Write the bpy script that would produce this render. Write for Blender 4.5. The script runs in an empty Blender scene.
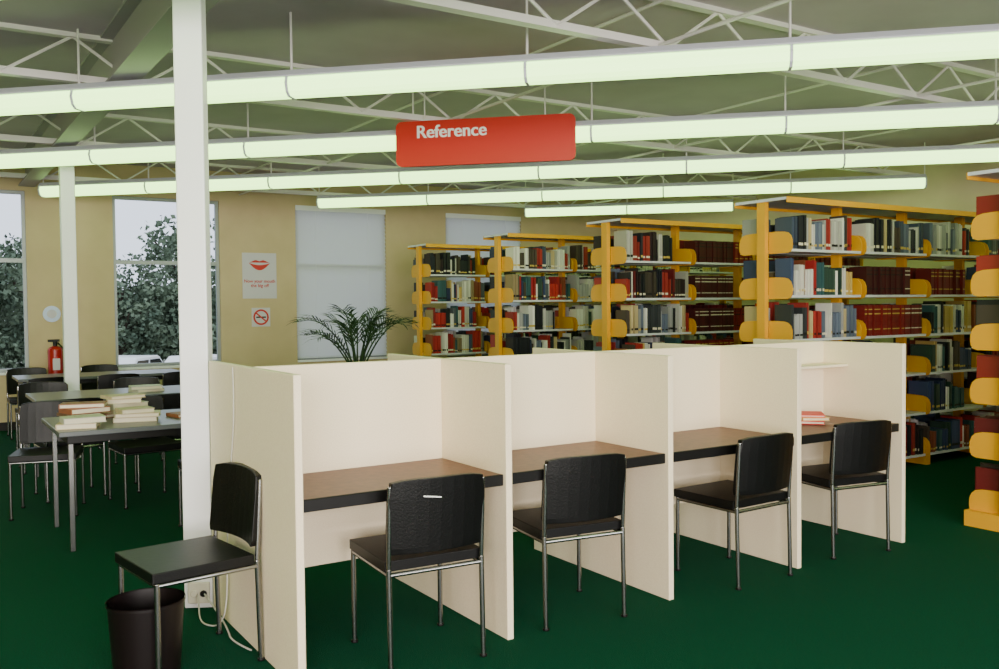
import bpy, math, random
from mathutils import Vector, Matrix
random.seed(7)
sin,cos,pi=math.sin,math.cos,math.pi
def lin(c):
    return tuple(((v/255)/12.92 if v/255<=.04045 else (((v/255)+.055)/1.055)**2.4) for v in c)
# ---------------- materials ----------------
def mat(name,rgb,rough=.6,metal=0,noise=None,scale=20,bump=0,emit=0,spec=.5,detail=4):
    m=bpy.data.materials.new(name); m.use_nodes=True; nt=m.node_tree; b=nt.nodes['Principled BSDF']
    c=lin(rgb); b.inputs['Base Color'].default_value=(*c,1)
    b.inputs['Roughness'].default_value=rough; b.inputs['Metallic'].default_value=metal
    b.inputs['Specular IOR Level'].default_value=spec
    if noise or bump:
        tc=nt.nodes.new('ShaderNodeTexCoord'); n=nt.nodes.new('ShaderNodeTexNoise')
        n.inputs['Scale'].default_value=scale; n.inputs['Detail'].default_value=detail
        nt.links.new(tc.outputs['Object'],n.inputs['Vector'])
        if noise:
            r=nt.nodes.new('ShaderNodeValToRGB'); r.color_ramp.elements[0].color=(*lin(noise),1); r.color_ramp.elements[1].color=(*c,1)
            r.color_ramp.elements[0].position=.35; r.color_ramp.elements[1].position=.65
            nt.links.new(n.outputs['Fac'],r.inputs['Fac']); nt.links.new(r.outputs['Color'],b.inputs['Base Color'])
        if bump:
            bp=nt.nodes.new('ShaderNodeBump'); bp.inputs['Strength'].default_value=bump; bp.inputs['Distance'].default_value=.01
            nt.links.new(n.outputs['Fac'],bp.inputs['Height']); nt.links.new(bp.outputs['Normal'],b.inputs['Normal'])
    return m
def attrmat(name,rough=.55):
    m=bpy.data.materials.new(name); m.use_nodes=True; nt=m.node_tree; b=nt.nodes['Principled BSDF']
    a=nt.nodes.new('ShaderNodeAttribute'); a.attribute_name='Col'
    nt.links.new(a.outputs['Color'],b.inputs['Base Color']); b.inputs['Roughness'].default_value=rough
    return m
M={}
M['wall']=mat('wall_paint',(206,184,148),.85,noise=(199,177,141),scale=3)
M['wallr']=mat('wall_paint_cream',(214,198,166),.85,noise=(208,192,160),scale=3)
M['ceil']=mat('ceiling_panel',(204,190,206),.8,noise=(195,181,197),scale=2)
M['carpet']=mat('green_carpet',(5,76,53),.95,noise=(2,54,37),scale=180,bump=.4,spec=.08)
M['white']=mat('white_paint',(245,245,250),.4)
M['steel']=mat('painted_joist_steel',(232,226,228),.5)
M['beam']=mat('beam_grey_steel',(165,157,169),.5)
M['house']=mat('light_housing',(208,208,226),.4,metal=0)
M['cream']=mat('cream_laminate',(246,231,201),.45,noise=(239,222,191),scale=160)
M['desk']=mat('brown_laminate',(114,70,51),.40,noise=(98,57,41),scale=30,spec=.3)
M['black']=mat('black_vinyl',(7,7,8),.42,bump=.12,scale=120,spec=.3)
M['blackedge']=mat('black_edging',(12,11,11),.45,spec=.3)
M['chrome']=mat('chrome_tube',(150,150,150),.25,metal=1)
M['yellow']=mat('yellow_enamel',(228,164,28),.4)
M['shelf']=mat('shelf_white_steel',(214,216,220),.4)
M['books']=attrmat('book_covers')
M['red']=mat('red_sign',(200,32,20),.4)
M['redc']=mat('red_enamel',(170,20,16),.3)
M['txt']=mat('white_lettering',(250,250,250),.5)
M['redtxt']=mat('red_lettering',(200,40,30),.5)
M['paper']=mat('poster_paper',(205,200,212),.6)
M['pink']=mat('notice_paper_orange',(224,150,110),.6)
M['blacktxt']=mat('black_print',(20,20,20),.6)
M['table']=mat('grey_table_laminate',(92,96,100),.3)
M['alu']=mat('window_aluminium',(150,155,158),.4,metal=.3)
M['leaf']=mat('palm_leaf',(36,62,30),.45,noise=(22,44,20),scale=15)
M['pot']=mat('terracotta_pot',(150,84,54),.7)
M['soil']=mat('potting_soil',(40,28,20),.9)
M['tree']=mat('tree_foliage',(124,140,114),.9,noise=(78,96,78),scale=.8,detail=6)
M['trunk']=mat('tree_bark',(80,70,58),.9,noise=(60,50,40),scale=10)
M['grass']=mat('outdoor_ground',(112,112,96),.9,noise=(92,98,78),scale=.6)
M['carw']=mat('car_white',(240,240,238),.3)
M['cart']=mat('car_tan',(196,176,140),.3)
M['glassd']=mat('car_glass',(30,36,42),.1)
M['tyre']=mat('tyre_rubber',(20,20,20),.8)
M['outlet']=mat('outlet_plastic',(220,214,200),.4)
M['cable']=mat('cable_plastic',(200,196,188),.5)
M['bin']=mat('bin_plastic',(16,9,10),.4,spec=.3)
M['cyan']=mat('pale_blue_enamel',(190,205,245),.3)
def diffuser():
    m=bpy.data.materials.new('light_diffuser'); m.use_nodes=True; nt=m.node_tree
    b=nt.nodes['Principled BSDF']; b.inputs['Base Color'].default_value=(.5,.6,.45,1)
    b.inputs['Emission Color'].default_value=(.56,1.0,.27,1); b.inputs['Emission Strength'].default_value=4.6
    return m
M['diff']=diffuser()
def blindm():
    m=bpy.data.materials.new('venetian_blind_slat'); m.use_nodes=True; nt=m.node_tree
    out=nt.nodes['Material Output']; b=nt.nodes['Principled BSDF']; b.inputs['Base Color'].default_value=(.70,.70,.75,1)
    t=nt.nodes.new('ShaderNodeBsdfTranslucent'); t.inputs['Color'].default_value=(.70,.72,.80,1)
    mx=nt.nodes.new('ShaderNodeMixShader'); mx.inputs[0].default_value=.35
    nt.links.new(b.outputs[0],mx.inputs[1]); nt.links.new(t.outputs[0],mx.inputs[2]); nt.links.new(mx.outputs[0],out.inputs[0])
    return m
M['blind']=blindm()
# ---------------- mesh builder ----------------
class MB:
    def __init__(s): s.v=[];s.f=[];s.m=[];s.c=[];s.mats=[]
    def mi(s,k):
        if k not in s.mats: s.mats.append(k)
        return s.mats.index(k)
    def add(s,vs,fs,k,col=None):
        o=len(s.v); s.v+= [tuple(v) for v in vs]; i=s.mi(k)
        for f in fs: s.f.append(tuple(o+a for a in f)); s.m.append(i); s.c.append(col)
    def box(s,a,b,k,col=None,T=None):
        x0,y0,z0=a;x1,y1,z1=b
        vs=[Vector(p) for p in [(x0,y0,z0),(x1,y0,z0),(x1,y1,z0),(x0,y1,z0),(x0,y0,z1),(x1,y0,z1),(x1,y1,z1),(x0,y1,z1)]]
        if T is not None: vs=[T@v for v in vs]
        s.add(vs,[(3,2,1,0),(4,5,6,7),(0,1,5,4),(1,2,6,5),(2,3,7,6),(3,0,4,7)],k,col)
    def tube(s,p,q,r,k,n=10,r2=None,cap=True,T=None):
        p=Vector(p);q=Vector(q)
        if T is not None: p=T@p;q=T@q
        d=(q-p).normalized(); a=Vector((0,0,1)) if abs(d.z)<.9 else Vector((1,0,0))
        u=d.cross(a).normalized(); w=d.cross(u); r2=r if r2 is None else r2
        vs=[];ph=pi/4 if n==4 else 0
        for (c,rr) in ((p,r),(q,r2)):
            for i in range(n):
                t=2*pi*i/n+ph; vs.append(c+(u*cos(t)+w*sin(t))*rr)
        fs=[(i,(i+1)%n,n+(i+1)%n,n+i) for i in range(n)]
        if cap: fs+=[tuple(reversed(range(n))),tuple(range(n,2*n))]
        s.add(vs,fs,k)
    def prism(s,prof,fn0,fn1,k,col=None):
        n=len(prof); vs=[fn0(p) for p in prof]+[fn1(p) for p in prof]
        fs=[(i,(i+1)%n,n+(i+1)%n,n+i) for i in range(n)]+[tuple(reversed(range(n))),tuple(range(n,2*n))]
        s.add(vs,fs,k,col)
    def sphere(s,c,r,k,seg=12,rings=8,sc=(1,1,1),jit=0):
        vs=[];c=Vector(c)
        for j in range(rings+1):
            th=pi*j/rings
            for i in range(seg):
                ph=2*pi*i/seg; rr=r*(1+random.uniform(-jit,jit))
                vs.append(c+Vector((rr*sin(th)*cos(ph)*sc[0],rr*sin(th)*sin(ph)*sc[1],rr*cos(th)*sc[2])))
        fs=[(j*seg+i,(j+1)*seg+i,(j+1)*seg+(i+1)%seg,j*seg+(i+1)%seg) for j in range(rings) for i in range(seg)]
        s.add(vs,fs,k)
    def obj(s,name,bevel=0,smooth=False,loc=None,rotz=0,parent=None,seg=2):
        me=bpy.data.meshes.new(name); me.from_pydata(s.v,[],s.f)
        for k in s.mats: me.materials.append(M[k])
        me.polygons.foreach_set('material_index',s.m)
        if any(c is not None for c in s.c):
            ca=me.color_attributes.new('Col','FLOAT_COLOR','CORNER'); arr=[]
            for p,c in zip(me.polygons,s.c):
                arr+=list((*(c or (.5,.5,.5)),1))*p.loop_total
            ca.data.foreach_set('color',arr)
        me.update()
        if smooth: me.polygons.foreach_set('use_smooth',[True]*len(me.polygons))
        o=bpy.data.objects.new(name,me); bpy.context.scene.collection.objects.link(o)
        if loc: o.location=loc
        o.rotation_euler=(0,0,rotz)
        if bevel:
            b=o.modifiers.new('bevel','BEVEL'); b.width=bevel; b.segments=seg; b.limit_method='ANGLE'
        if smooth:
            e=o.modifiers.new('ws','EDGE_SPLIT'); e.split_angle=math.radians(40)
        if parent: o.parent=parent
        return o
def text(name,body,size,k,M4,parent,bold=.0,ax='LEFT',extr=.001):
    c=bpy.data.curves.new(name,'FONT'); c.body=body; c.size=size; c.offset=bold; c.extrude=extr; c.align_x=ax
    c.materials.append(M[k]); o=bpy.data.objects.new(name,c); bpy.context.scene.collection.objects.link(o)
    o.matrix_world=M4; o.parent=parent; o.matrix_parent_inverse=parent.matrix_basis.inverted()
    return o
# ---------------- room ----------------
X0,X1,Y0,Y1,ZC=-7.5,9.3,-7.5,9.2,3.3
b=MB(); b.box((X0,Y0,-.1),(X1,Y1,0),'carpet'); b.obj('floor')
b=MB(); b.box((X0,Y0,ZC),(X1,Y1,ZC+.1),'ceil')
b.obj('ceiling')
def wallx(name,y0,y1,xs,wins,k,zb,zt):
    b=MB(); x=xs[0]
    for (a,c) in wins:
        b.box((x,y0,0),(a,y1,ZC),k); b.box((a,y0,0),(c,y1,zb),k); b.box((a,y0,zt),(c,y1,ZC),k); x=c
    b.box((x,y0,0),(xs[1],y1,ZC),k); return b.obj(name)
WB=[(-3.9,-2.5),(-1.45,-.02),(.97,2.32),(3.39,4.80),(5.83,7.25)]
ZB,ZT=.7,2.9
wallx('wall_back',Y1,Y1+.2,(X0,X1),WB,'wall',ZB,ZT)
WF=[(-6.5,-3.0),(-2.0,1.5),(2.5,6)]  # unseen windows added behind the camera for the frontal fill
wallx('wall_front',Y0-.2,Y0,(X0,X1),WF,'wall',.5,2.9)
b=MB(); b.box((X1,Y0-.2,0),(X1+.2,Y1+.2,ZC),'wallr'); b.obj('wall_right')
b=MB(); b.box((X0-.2,Y0-.2,0),(X0,Y1+.2,ZC),'wall'); b.obj('wall_left')
b=MB(); b.box((X0,Y1-.015,0),(X1,Y1,.1),'blackedge'); b.obj('baseboard_back')
b=MB(); b.box((X1-.015,Y0,0),(X1,Y1-.015,.1),'blackedge'); b.obj('baseboard_right')
for i,(a,c) in enumerate(WB):
    b=MB(); y=Y1+.04; w=.04
    for (p,q) in [((a,y,ZB),(a+w,y+.06,ZT)),((c-w,y,ZB),(c,y+.06,ZT)),((a+w,y,ZB),(c-w,y+.06,ZB+w)),((a+w,y,ZT-w),(c-w,y+.06,ZT)),((a+w,y,2.03),(c-w,y+.06,2.08))]:
        b.box(p,q,'alu')
    b.box((a,Y1-.03,ZB-.03),(c,Y1+.04,ZB),'white')
    b.obj('window_%d'%(i+1))
    if i in (3,4):
        b=MB(); z=ZB+.02
        while z<ZT-.02:
            vs=[(a+.005,Y1+.002,z),(c-.005,Y1+.002,z),(c-.005,Y1+.02,z+.038),(a+.005,Y1+.02,z+.038),(a+.005,Y1+.034,z+.068),(c-.005,Y1+.034,z+.068)]
            b.add(vs,[(0,1,2,3),(3,2,5,4)],'blind'); z+=.06
        b.box((a+.003,Y1-.006,ZT-.07),(c-.003,Y1-.001,ZT),'white')
        for xx in (a+.3,c-.3): b.tube((xx,Y1-.002,ZB+.02),(xx,Y1-.002,ZT-.03),.002,'white',5)
        b.obj('venetian_blind')
for i,(a,c) in enumerate(WF):
    b=MB(); y=Y0-.12
    for (p,q) in [((a,y,.5),(a+.05,y+.06,2.9)),((c-.05,y,.5),(c,y+.06,2.9)),((a,y,.5),(c,y+.06,.55)),((a,y,2.85),(c,y+.06,2.9)),(((a+c)/2-.02,y,.5),((a+c)/2+.02,y+.06,2.9))]: b.box(p,q,'alu')
    b.obj('window_%d'%(i+6))
# columns
def column(x,y,w=.135,d=.10):
    b=MB(); b.box((x-w/2,y-d/2,0),(x+w/2,y+d/2,ZC),'white')
    return b
b=column(0,0); b.obj('column',bevel=.008,loc=(-.052,1.245,0),rotz=-.5)
b=column(0,0,.13); b.box((-.12,-.09,2.90),(.12,.09,2.95),'steel'); b.obj('column',bevel=.008,loc=(.09,6.5,0))
b=MB(); x=.0
b.box((x-.09,Y0,2.95),(x+.09,Y1,2.965),'beam'); b.box((x-.012,Y0,2.965),(x+.012,Y1,3.285),'beam'); b.box((x-.09,Y0,3.285),(x+.09,Y1,3.3),'beam')
b.obj('steel_beam')
for y in (-4.35,-1.75,.85,3.45,6.05,8.6):
    b=MB()
    b.box((X0,y-.035,2.975),(X1,y+.035,2.985),'steel'); b.box((X0,y-.006,2.985),(X1,y+.006,3.03),'steel')
    b.box((X0,y-.035,3.27),(X1,y+.035,3.3),'steel')
    x=X0+.1;up=True
    while x<X1-.5:
        b.tube((x,y,3.0 if up else 3.28),(x+.42,y,3.28 if up else 3.0),.011,'steel',6); x+=.42; up=not up
    b.obj('ceiling_joist')
for (x) in (-4,2.6,5.2,7.6):
    b=MB(); b.tube((x,Y0,3.0),(x,Y1,3.0),.012,'steel',6); b.tube((x,Y0,3.26),(x,Y1,3.26),.012,'steel',6); b.obj('ceiling_bracing_rod')
# ---------------- lights ----------------
TH=-.7706; u=Vector((cos(TH),sin(TH),0)); n=Vector((-u.y,u.x,0)); HL=2.843; L=1.5
prof=[(-.075,.035),(-.085,.0),(-.07,-.05),(-.04,-.072),(.04,-.072),(.07,-.05),(.085,0),(.075,.035)]
hprof=[(-.095,.037),(-.095,.047),(-.06,.085),(.06,.085),(.095,.047),(.095,.037)]
def lightrow(k,off,j0,j1,cut=0):
    o=Vector((0,3.092,HL))+n*(2.0215*k)+u*off
    b=MB()
    P=lambda s: (lambda p: o+u*s+n*p[0]+Vector((0,0,p[1])))
    for j in range(j0,j1):
        s0=j*L+(cut if j==j0 else 0)
        b.prism(prof,P(s0+.010),P((j+1)*L-.010),'diff')
        b.prism(hprof,P(s0),P((j+1)*L),'house')
    for j in range(j0,j1+1):
        s0=j*L+(cut if j==j0 else 0)
        b.prism([(x*1.05,z*1.05) for x,z in prof],P(s0-.009),P(s0+.009),'house')
        q=o+u*s0; b.tube(q+Vector((0,0,.08)),(q.x,q.y,ZC),.008,'steel',6)
    b.obj('fluorescent_light_row')
lightrow(0,-.3376,-4,7)
lightrow(1,-1.6531,-3,7)
lightrow(2,-2.3989,-1,7,.14)
lightrow(3,-1.1726,0,5)
lightrow(4,1.2615,0,2)
lightrow(-1,-.6,-4,7)
lightrow(-2,-.9,-4,6)
lightrow(-3,-.9,-3,5)
# ---------------- sign ----------------
camxy=Vector((-1.2072,-3.2812,1.4532))
def raypt(px,nn):
    s=(px-499.5)/913.385; d=Vector((.5405+.8413*s,.8413-.5405*s,0)); t=(nn-(camxy.dot(n)))/d.dot(n); return camxy+d*t
nn=Vector((0,3.092,0)).dot(n)+2.0215-.13
A=raypt(399,nn);B=raypt(577,nn); c=(A+B)/2; wS=(B-A).length; c.z=2.79
b=MB(); hw,hh,r=wS/2,.185,.05; pr=[]
for (cx,cz,a0) in ((hw-r,hh-r,0),(-hw+r,hh-r,90),(-hw+r,-hh+r,180),(hw-r,-hh+r,270)):
    for i in range(7):
        a=math.radians(a0+15*i); pr.append((cx+r*cos(a),cz+r*sin(a)))
b.prism(pr,lambda p:(p[0],-.015,p[1]),lambda p:(p[0],.015,p[1]),'red')
for x in (-.5,.5): b.tube((x,.0,hh),(x,0,ZC-c.z),.006,'steel',6)
sg=b.obj('hanging_reference_sign',loc=c,rotz=TH)
bpy.context.view_layer.update()
for q in range(3):
    T=Matrix.Translation(c)@Matrix.Rotation(TH,4,'Z')@Matrix.Translation((-hw+.172+.0035*q,-.018-.0004*q,.045))@Matrix.Rotation(pi/2,4,'X')
    text('lettering','Reference',.145,'txt',T,sg,bold=.0008)
# ---------------- carrels ----------------
W,D,HC=.9445,.5786,1.2; t=.032
b=MB()
for i in range(5): b.box((i*W-t/2,0,0),(i*W+t/2,2*D,HC),'cream')
for i in range(4):
    xa,xb=i*W+t/2,(i+1)*W-t/2
    b.box((xa,D-t/2,.30),(xb,D+t/2,HC),'cream')
    b.box((xa,.035,.684),(xb,D-t/2,.72),'desk'); b.box((xa,.022,.672),(xb,.035,.721),'blackedge')
    b.box((xa,D+t/2,.684),(xb,2*D-.035,.72),'desk'); b.box((xa,2*D-.035,.672),(xb,2*D-.022,.721),'blackedge')
b.box((3*W+t/2,D-.2,1.045),(4*W-t/2,D-t/2,1.062),'cream')
b.obj('study_carrel_row',bevel=.003,seg=1)
# ---------------- chairs ----------------
def chair(x,y,ang,pale_mark=False):
    b=MB(); w=.205
    b.box((-.215,-.2,.405),(.215,.215,.447),'black')
    cols=9; vs=[];fs=[]
    for s_,yo in ((0,0),(1,-.032)):
        for j,z in enumerate((.475,.50,.70,.777)):
            for i in range(cols):
                tt=-1+2*i/(cols-1); hw_=.210-(.010 if j in(0,3) else 0)
                vs.append((tt*hw_,-.225+ .035*tt*tt + yo-.10*(z-.5),z-(.014*abs(tt)**4 if j==3 else 0)))
    for s_ in (0,1):
        for j in range(3):
            for i in range(cols-1):
                a=s_*4*cols+j*cols+i; q=(a,a+1,a+cols+1,a+cols); fs.append(q if s_==1 else q[::-1])
    o2=4*cols
    for i in range(cols-1):
        fs.append((i,i+1,o2+i+1,o2+i)); a=3*cols+i; fs.append((a+1,a,o2+a,o2+a+1))
    for j in range(3):
        a=j*cols; fs.append((a+cols,a,o2+a,o2+a+cols)); a=j*cols+cols-1; fs.append((a,a+cols,o2+a+cols,o2+a))
    b.add(vs,fs,'black')
    r=.0115
    for s_ in (-1,1):
        b.tube((s_*w,-.225,0),(s_*w,-.215,.42),r,'chrome',8); b.tube((s_*w,-.215,.42),(s_*.205,-.235,.75),r*.9,'chrome',8)
        b.tube((s_*w,.195,0),(s_*w,.195,.405),r,'chrome',8)
        b.tube((s_*w,-.215,.395),(s_*w,.195,.395),r*.9,'chrome',8)
        for yy in(-.225,.195): b.tube((s_*w,yy,0),(s_*w,yy,.012),.016,'blackedge',8)
    b.tube((-w,.195,.395),(w,.195,.395),r*.9,'chrome',8); b.tube((-w,-.215,.395),(w,-.215,.395),r*.9,'chrome',8)
    if pale_mark:  # small pale mark on the rear of the backrest
        T=Matrix.Translation((-.03,-.277,.700))@Matrix.Rotation(math.radians(8),4,'Y')@Matrix.Rotation(math.radians(-5),4,'X')
        b.box((-.05,-.002,-.003),(.03,.004,.003),'txt',None,T)
    return b.obj('stacking_chair',bevel=.008,loc=(x,y,0),rotz=math.radians(ang))
chair(-.285,.56,98)
chair(.56,.15,-4,True)
chair(1.37,.20,-8)
chair(2.475,.16,2)
chair(3.38,.2,-10)
for (x,y,a) in [(-.42,3.95,165),(.25,3.95,185),(.85,4.0,178),(.45,2.75,-5),(-.2,4.55,5),(.5,4.5,-8),(-.2,5.95,180),(.6,6.0,170),(-.1,7.1,10),(.6,7.15,0),(1.2,7.1,8),(-.1,8.45,180),(.7,8.5,180)]:
    chair(x,y,a)
# ---------------- tables ----------------
def table(x0,y0,x1,y1,z=.73):
    b=MB(); b.box((x0,y0,z-.03),(x1,y1,z),'table'); b.box((x0+.05,y0+.05,z-.08),(x1-.05,y1-.05,z-.03),'blackedge')
    for x in(x0+.07,x1-.07):
        for y in (y0+.07,y1-.07): b.box((x-.015,y-.015,0),(x+.015,y+.015,z-.08),'chrome')
    b.obj('reading_table',bevel=.004)
table(-.5,2.62,1.0,3.5)
table(-.4,4.8,1.1,5.6)
table(-.3,7.4,1.4,8.1)
lc=lin
def bstack(name,x,y,z,specs,rot=0):
    b=MB(); zz=z+.001
    for (dx,dy,w,d,h,a,col) in specs:
        T=Matrix.Translation((x+dx,y+dy,zz))@Matrix.Rotation(a,4,'Z'); c=lc(col)
        b.box((-w/2,-d/2,0),(w/2,d/2,.004),'books',c,T); b.box((-w/2,-d/2,h-.004),(w/2,d/2,h),'books',c,T); b.box((-w/2,-d/2,.004),(-w/2+.005,d/2,h-.004),'books',c,T)
        b.box((-w/2+.005,-d/2+.006,.004),(w/2-.004,d/2-.006,h-.004),'books',lc((225,215,190)),T); zz+=h
    b.obj(name)
rs=random.Random(3)
def rspec(nb,cols): return [(rs.uniform(-.02,.02),rs.uniform(-.02,.02),rs.uniform(.2,.27),rs.uniform(.16,.2),rs.uniform(.02,.04),rs.uniform(-.3,.3),rs.choice(cols)) for _ in range(nb)]
pal=[(200,180,145),(185,170,135),(180,140,100),(150,90,60),(195,190,175),(180,170,140),(110,80,60)]
for (x,y,k) in [(-.36,2.8,2),(-.30,3.12,4),(-.02,3.28,5),(0,2.92,3)]: bstack('book_stack',x,y,.73,rspec(k,pal))
bstack('book_stack',.33,3.0,.73,rspec(1,pal)); bstack('book_stack',.75,3.1,.73,rspec(1,pal)); bstack('book_stack',.5,5.1,.73,rspec(2,pal))
bstack('book_stack',3.38,.37,.7225,[(0,0,.17,.24,.02,-.9,(225,45,32)),(.01,0,.16,.22,.018,-.6,(225,190,120)),(.02,.01,.15,.21,.014,-.8,(225,50,36))])
# ---------------- bookshelves ----------------
XS=4.52; SH=[.10,.47,.82,1.165,1.51,1.87]; HT=2.25; BAY=.92
mixed=[(232,230,222),(215,210,200),(200,195,188),(60,74,110),(40,50,80),(176,44,38),(150,32,32),(70,60,52),(150,130,96),(30,34,40),(52,88,92),(200,168,96),(90,96,104),(238,234,226),(130,66,42),(46,70,60)]
pale=[(235,232,224),(218,214,206),(195,192,186),(160,160,160),(100,110,130),(60,70,90),(190,170,126),(160,46,40),(70,60,52),(50,54,58),(30,32,38)]
maroon=[(122,24,26),(106,22,26),(132,30,28),(88,20,24),(70,18,22)]
dark=[(28,30,40),(40,24,28),(110,26,28),(24,28,30),(60,52,44),(140,40,32),(190,186,176)]
def shelf_range(y,nb,pals,xs=XS):
    b=MB()
    for i in range(nb+1):
        x=xs+i*BAY
        b.box((x-.022,y-.04,0),(x+.022,y+.04,HT),'yellow')
        for s_ in (-1,1):
            b.box((x-.03,y+s_*.045 if s_>0 else y-.27,0),(x+.03,y+.27 if s_>0 else y-.045,.10),'yellow')
            for z in SH:
                pr=[(.04,-.03),(.225,-.03),(.25,-.022),(.266,.0),(.270,.03),(.268,.07),(.255,.105),(.23,.128),(.19,.138),(.12,.142),(.04,.142)]
                for xo in ((-.03,) if i==nb else ((.03,) if i==0 else (-.03,.03))):
                    f=lambda dx:(lambda p:(x+xo+dx,y+s_*p[0],z+p[1]))
                    b.prism(pr,f(-.004),f(.004),'yellow')
    x0,x1=xs,xs+nb*BAY
    for i in range(nb):
        a,c=xs+i*BAY+.036,xs+(i+1)*BAY-.036
        for z in SH:
            for s_ in(-1,1):
                ya,yb=sorted((y+s_*.03,y+s_*.265)); b.box((a,ya,z-.02),(c,yb,z),'shelf')
    b.box((x0-.03,y-.26,HT),(x1+.03,y+.26,HT+.022),'house')
    b.box((x0-.03,y-.268,HT-.022),(x1+.03,y-.26,HT+.022),'yellow'); b.box((x0-.03,y+.26,HT-.022),(x1+.03,y+.268,HT+.022),'yellow')
    b.obj('library_bookshelf')
    b=MB()
    for s_ in (-1,1):
        for i in range(nb):
            for li,z in enumerate(SH):
                P=pals(i,li,s_); x=xs+i*BAY+.045; end=xs+(i+1)*BAY-.045
                if random.random()<.4: end-=random.uniform(.05,.3)
                uni=P in(maroon,); hbase=random.uniform(.22,.27); run=0
                while x<end:
                    if run<=0:
                        run=random.randint(1,4) if not uni else 14; c=random.choice(P); h=random.uniform(.18,.29) if not uni else hbase; w=random.uniform(.010,.036) if not uni else .038
                        bandc=random.choice([(225,215,190),(200,170,80),(20,20,20)])
                    run-=1
                    h2=h+random.uniform(-.008,.008) if not uni else h
                    w2=w*random.uniform(.85,1.15)
                    if x+w2>end: break
                    dp=random.uniform(.15,.19); ins=random.uniform(.0,.03)
                    ya=y+s_*(.262-ins); yb=y+s_*(.262-ins-dp); cc=lc(c); k=random.uniform(.7,1.15); cc=tuple(v*k for v in cc)
                    if ya>yb: ya,yb=yb,ya
                    g=.0012; zz=z+.0005
                    b.box((x+g,ya,zz),(x+w2-g,yb,zz+h2),'books',cc)
                    sy=ya-.0008 if s_<0 else yb+.0008
                    bc=lc(bandc)
                    for (f0,f1) in ([(.12,.2)] if not uni else [(.2,.23),(.7,.74),(.85,.88)]):
                        q=[(x+g,sy,zz+h2*f0),(x+w2-g,sy,zz+h2*f0),(x+w2-g,sy,zz+h2*f1),(x+g,sy,zz+h2*f1)]
                        b.add(q,[(0,1,2,3) if s_<0 else (3,2,1,0)],'books',bc)
                    x+=w2
    b.obj('shelf_books')
def pA(i,l,s):
    if l==5: return pale if i<1 else random.choice([pale,mixed])
    if l==4: return random.choice([mixed,dark]) if i<1 else maroon if i in(1,2) else mixed
    if l==3: return pale if i==0 else maroon if i==1 else mixed
    return random.choice([mixed,dark,mixed])
def pB(i,l,s):
    if i>=1: return maroon
    return dark if l==5 else random.choice([mixed,dark,pale])
def pC(i,l,s): return random.choice([pale,mixed,pale])
def pD(i,l,s): return random.choice([pale,mixed,dark])
YS=1.733;S=1.961
shelf_range(YS-S,4,lambda i,l,s:random.choice([maroon,dark]))
shelf_range(YS,4,pA); shelf_range(YS+S,4,pB); shelf_range(YS+2*S,4,pC); shelf_range(YS+3*S,4,pD)
# ---------------- wall items ----------------
def WP(x,z,yo=.0): return Matrix.Translation((x,Y1-yo,z))@Matrix.Rotation(pi/2,4,'X')
b=MB(); b.box((2.62,Y1-.008,1.58),(3.10,Y1-.0005,2.21),'paper')
def poly(b,pts,y,k): b.add([(x,y,z) for x,z in pts],[tuple(range(len(pts)))],k)
lx,lz=2.86,2.04
up=[(lx-.15,lz+.03)]+[(lx-.15+.3*i/12, lz+.03+.05*sin(pi*i/12)-.025*math.exp(-((i-6)/1.3)**2)) for i in range(1,12)]+[(lx+.15,lz+.03)]
low=[(lx+.15-.3*i/12, lz+.03-.10*sin(pi*i/12)) for i in range(1,12)]
mid=[(lx+.12-.24*i/12, lz+.022-.02*sin(pi*i/12)) for i in range(0,13)]
poly(b,low[::-1]+[(lx+.15,lz+.03)]+mid+[(lx-.15,lz+.03)],Y1-.0095,'redtxt')
poly(b,[(lx-.15,lz+.03)]+[(lx-.12+.24*i/12,lz+.036+.0*i) for i in range(13)]+up[::-1][:-1],Y1-.0095,'redtxt')
ps=b.obj('wall_poster')
text('poster_text','Now your mouth\nthe big off',.062,'redtxt',WP(2.86,1.80,.010),ps,ax='CENTER',bold=.001,extr=.0005)
b=MB(); b.box((2.74,Y1-.006,1.19),(3.0,Y1-.0005,1.45),'paper')
N=28
vs=[];fs=[]
for i in range(N):
    a=2*pi*i/N
    for r_ in(.085,.11): vs.append((2.87+r_*cos(a),Y1-.008,1.32+r_*sin(a)))
for i in range(N):
    j=(i+1)%N; fs.append((2*i,2*j,2*j+1,2*i+1))
b.add(vs,fs,'redtxt')
b.box((2.80,Y1-.0078,1.31),(2.94,Y1-.007,1.33),'blacktxt')
Tm=Matrix.Translation((2.87,Y1-.0085,1.32))@Matrix.Rotation(math.radians(40),4,'Y')
b.box((-.09,-.001,-.01),(.09,0,.01),'redtxt',None,Tm)
b.obj('no_smoking_sign')
b=MB(); ex,ey=.25,Y1-.17
b.tube((ex,ey,.58),(ex,ey,.96),.085,'redc',20)
b.sphere((ex,ey,.96),.085,'redc',20,10,(1,1,.6)); b.tube((ex,ey,.99),(ex,ey,1.06),.025,'blackedge',10)
b.box((ex-.08,ey-.015,1.06),(ex+.05,ey+.015,1.09),'blackedge'); b.tube((ex+.03,ey,1.05),(ex+.12,ey-.02,.93),.01,'blackedge',8); b.tube((ex+.12,ey-.02,.93),(ex+.10,ey-.02,.63),.013,'blackedge',8)
b.box((ex-.04,ey-.092,.72),(ex+.04,ey-.082,.86),'paper'); b.box((ex-.03,ey+.05,.64),(ex+.03,Y1-.012,.90),'blackedge')
b.obj('fire_extinguisher',smooth=True)
b=MB(); b.tube((.24,Y1-.02,1.40),(.24,Y1-.001,1.40),.10,'cyan',24); b.tube((.24,Y1-.024,1.40),(.24,Y1-.02,1.40),.055,'paper',24); b.obj('round_extinguisher_sign')
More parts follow.
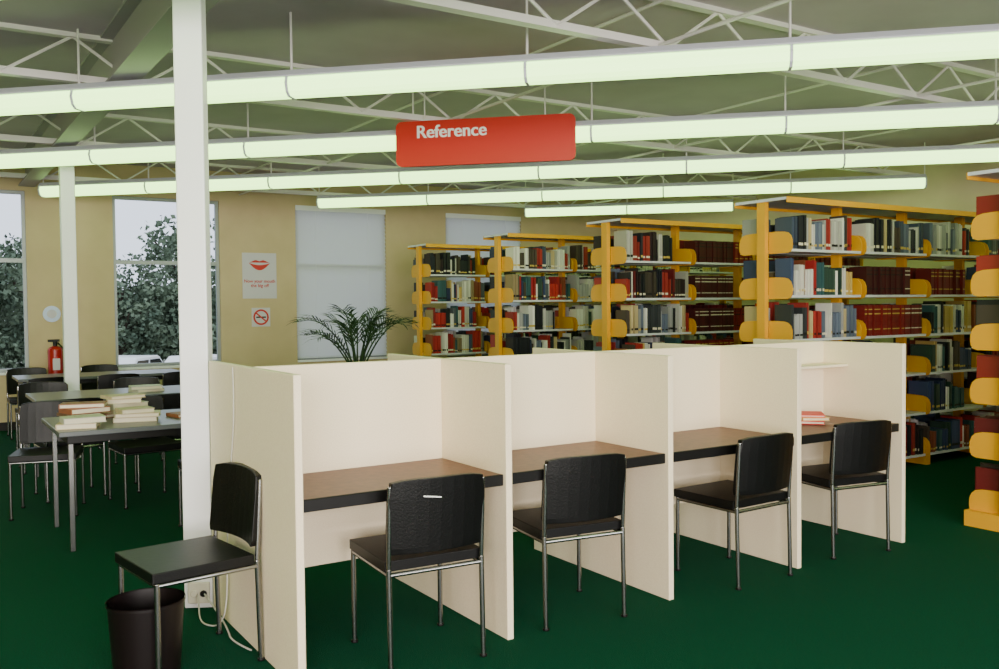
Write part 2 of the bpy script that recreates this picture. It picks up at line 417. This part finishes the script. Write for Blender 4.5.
# ---------------- palm ----------------
b=MB(); px,py=1.70,3.3
b.tube((px,py,0),(px,py,.32),.14,'pot',20,r2=.19); b.tube((px,py,.32),(px,py,.36),.205,'pot',20); b.tube((px,py,.355),(px,py,.365),.17,'soil',16)
pr_=random.Random(11)
NF=15
for f in range(NF):
    az=2*pi*f/NF+pr_.uniform(-.25,.25); outer=f%3!=0; ln=pr_.uniform(.34,.46) if outer else pr_.uniform(.12,.26); rise=pr_.uniform(.36,.52); z0=1.0+pr_.uniform(-.06,.03)
    K=16; base=Vector((px+.02*cos(az),py+.02*sin(az),.36)); kn=Vector((px+.04*cos(az),py+.04*sin(az),z0))
    b.tube(base,kn,.010,'leaf',6)
    pts=[kn+Vector((cos(az)*ln*(i/K),sin(az)*ln*(i/K), rise*(1.85*(i/K)-1.1*(i/K)**2))) for i in range(K+1)]
    for i in range(K): b.tube(pts[i],pts[i+1],.006*(1-i/K)+.002,'leaf',5)
    side=Vector((-sin(az),cos(az),0))
    for i in range(4,K+1):
        d=(pts[i]-pts[i-1]).normalized(); ll=.13*sin(pi*min(1,(i-1)/(K+2.5)))**.5+.03
        for sd in(-1,1):
            dr=(side*sd*.6+d*.7+Vector((0,0,pr_.uniform(-.05,.25)))).normalized(); p=pts[i]; wv=d*.009
            q=p+dr*ll*.5+Vector((0,0,.008)); e=p+dr*ll+Vector((0,0,-.015))
            b.add([p-wv*.5,p+wv*.5,q+wv,q-wv,e],[(0,1,2,3),(3,2,4)],'leaf')
b.obj('potted_palm')
# ---------------- bin, outlet, cable ----------------
b=MB(); b.tube((0,0,0),(0,0,.30),.125,'bin',28,r2=.145,cap=False); b.tube((0,0,0),(0,0,.01),.125,'bin',28); b.tube((0,0,.29),(0,0,.30),.15,'bin',28,cap=False)
b.tube((0,0,.01),(0,0,.30),.115,'bin',28,r2=.138,cap=False)
b.obj('waste_bin',smooth=True,loc=(-.455,.51,0))
b=MB(); b.box((-.05,-.02,.03),(.05,.0,.13),'outlet'); b.tube((-.02,-.03,.08),(-.02,-.02,.08),.018,'outlet',12); b.tube((.025,-.035,.08),(.025,-.02,.08),.016,'blackedge',12)
b.obj('power_outlet',bevel=.004,loc=(-.072,1.195,0),rotz=-.5)
def cable(pts,r=.005):
    c=bpy.data.curves.new('power_cable','CURVE'); c.dimensions='3D'; c.bevel_depth=r; c.bevel_resolution=2
    s=c.splines.new('NURBS'); s.points.add(len(pts)-1); s.order_u=3; s.use_endpoint_u=True
    for p,q in zip(s.points,pts): p.co=(*q,1)
    c.materials.append(M['cable']); o=bpy.data.objects.new('power_cable',c); bpy.context.scene.collection.objects.link(o)
cable([(-.025,.74,1.19),(-.025,.72,1.0),(-.022,.82,.7),(-.03,.86,.4),(-.04,.84,.1),(-.07,.86,.01),(-.12,.92,.008),(-.12,1.02,.01),(-.10,1.1,.06),(-.09,1.15,.08)],.0035)
cable([(-.06,1.15,.08),(-.04,1.0,.03),(-.05,.8,.008),(-.08,.65,.008),(-.04,.5,.008)],.004)
# ---------------- outdoors ----------------
GZ=-1.6
b=MB(); b.box((-60,Y1+.25,GZ-.2),(70,90,GZ),'grass'); b.box((-60,-60,GZ-.2),(70,Y0-.25,GZ),'grass'); b.obj('outdoor_ground')
def car(x,y,k,rot=0,van=False):
    b=MB(); h=1.42 if not van else 1.8
    body=[(-2.1,.3),(2.1,.3),(2.15,.6),(2.0,.82),(1.0,.9),(.45,h-.05),(.3,h),(-1.2 if not van else -2.0,h),(-1.7 if not van else -2.1,.92),(-2.15,.85)]
    b.prism(body,lambda p:(p[0],-.82,p[1]),lambda p:(p[0],.82,p[1]),k)
    for s_ in(-.825,.825):
        e=.004*(1 if s_>0 else -1)
        for win in ([(.85,.93),(.4,h-.12),(-.3,h-.12),(-.3,.93)],[(-.4,.93),(-.4,h-.12),(-1.15,h-.12),(-1.5,.93)]):
            b.add([(p[0],s_+e,p[1]) for p in win],[(0,1,2,3)],'glassd')
        for wx in(-1.35,1.35): b.tube((wx,s_-.1,.31),(wx,s_+.1,.31),.31,'tyre',18); b.tube((wx,s_-.11,.31),(wx,s_+.11,.31),.16,'house',14)
    b.obj('car',bevel=.04,loc=(x,y,GZ),rotz=rot)
car(5.2,30.5,'carw',.9); car(7.6,29.0,'carw',.4); car(-2.6,19,'carw',.3,True); car(12.0,32,'cart',.6); car(-6,24,'carw')
tr=random.Random(5)
def treemesh():
    b=MB(); b.tube((0,0,0),(0,0,4),.25,'trunk',10,r2=.12)
    for k in range(7):
        a=k*.9; b.tube((0,0,1.6+.3*k),(1.5*cos(a),1.5*sin(a),3.0+.4*k),.09,'trunk',6,r2=.03)
    lobes=[(tr.gauss(0,1.3),tr.gauss(0,1.0),tr.uniform(1.2,5.4),tr.uniform(.6,1.2)) for _ in range(32)]
    for (lx_,ly_,lz_,lr) in lobes:
        for q in range(180):
            v=Vector((tr.gauss(0,1),tr.gauss(0,1),tr.gauss(0,1))).normalized()*lr*tr.uniform(.55,1.05)
            c=Vector((lx_,ly_,lz_))+v; a=Vector((tr.gauss(0,1),tr.gauss(0,1),tr.gauss(0,1))).normalized()*tr.uniform(.07,.15); d=a.cross(Vector((tr.gauss(0,1),tr.gauss(0,1),tr.gauss(0,1)))).normalized()*tr.uniform(.05,.10)
            b.add([c-a,c+d,c+a,c-d],[(0,1,2,3)],'tree')
    return b
base=[]
for (x,y,s_) in [(-16,42,1.3),(-9,41,1.3),(-4,42,1.2),(-.5,40,1.2),(3.2,41,1.1),(6.6,40,1.1),(10.2,42,1.2),(13.6,40,1.1),(17,42,1.3),(23,41,1.3),(29,42,1.3)]:
    if len(base)<3: o=treemesh().obj('tree'); base.append(o)
    else:
        o=bpy.data.objects.new('tree',tr.choice(base).data); bpy.context.scene.collection.objects.link(o)
    o.location=(x,y,GZ); o.scale=(s_,s_,s_*tr.uniform(.85,1.1)); o.rotation_euler=(0,0,tr.uniform(0,6))
b=MB()
for q in range(16000):
    c=Vector((tr.uniform(-25,35),tr.uniform(49,51),GZ+.4+tr.uniform(0,3.6)+.4*sin(q))); a=Vector((tr.gauss(0,1),tr.gauss(0,1),tr.gauss(0,1))).normalized()*.28; d=a.cross(Vector((tr.gauss(0,1),tr.gauss(0,1),tr.gauss(0,1)))).normalized()*.2
    b.add([c-a,c+d,c+a,c-d],[(0,1,2,3)],'tree')
b.obj('hedge')
# ---------------- lighting ----------------
w=bpy.data.worlds.new('World'); bpy.context.scene.world=w; w.use_nodes=True
bg=w.node_tree.nodes['Background']; bg.inputs[0].default_value=(.76,.85,1,1); bg.inputs[1].default_value=2.0
for i,(a,c) in enumerate(WF):
    ld=bpy.data.lights.new('window_daylight','AREA'); ld.shape='RECTANGLE'; ld.size=c-a-.1; ld.size_y=2.3; ld.energy=(760,600,140)[i]; ld.color=(1,.92,.86)  # added fill lamp, set just inside each unseen front window
    o=bpy.data.objects.new('window_daylight',ld); bpy.context.scene.collection.objects.link(o)
    o.location=((a+c)/2,Y0+.05,1.7); o.rotation_euler=(math.radians(90),0,0)
# ---------------- camera ----------------
psi,pt,ro=.5710,-.0320,-.0098
F=Vector((sin(psi)*cos(pt),cos(psi)*cos(pt),sin(pt))); R=Vector((cos(psi),-sin(psi),0)); U=R.cross(F)
R2=R*cos(ro)+U*sin(ro); U2=-R*sin(ro)+U*cos(ro)
cd=bpy.data.cameras.new('camera'); cam=bpy.data.objects.new('camera',cd); bpy.context.scene.collection.objects.link(cam)
cam.matrix_world=Matrix(((R2.x,U2.x,-F.x,camxy.x),(R2.y,U2.y,-F.y,camxy.y),(R2.z,U2.z,-F.z,camxy.z),(0,0,0,1)))
cd.sensor_width=36; cd.lens=913.385/999*36; cd.clip_end=300
bpy.context.scene.camera=cam
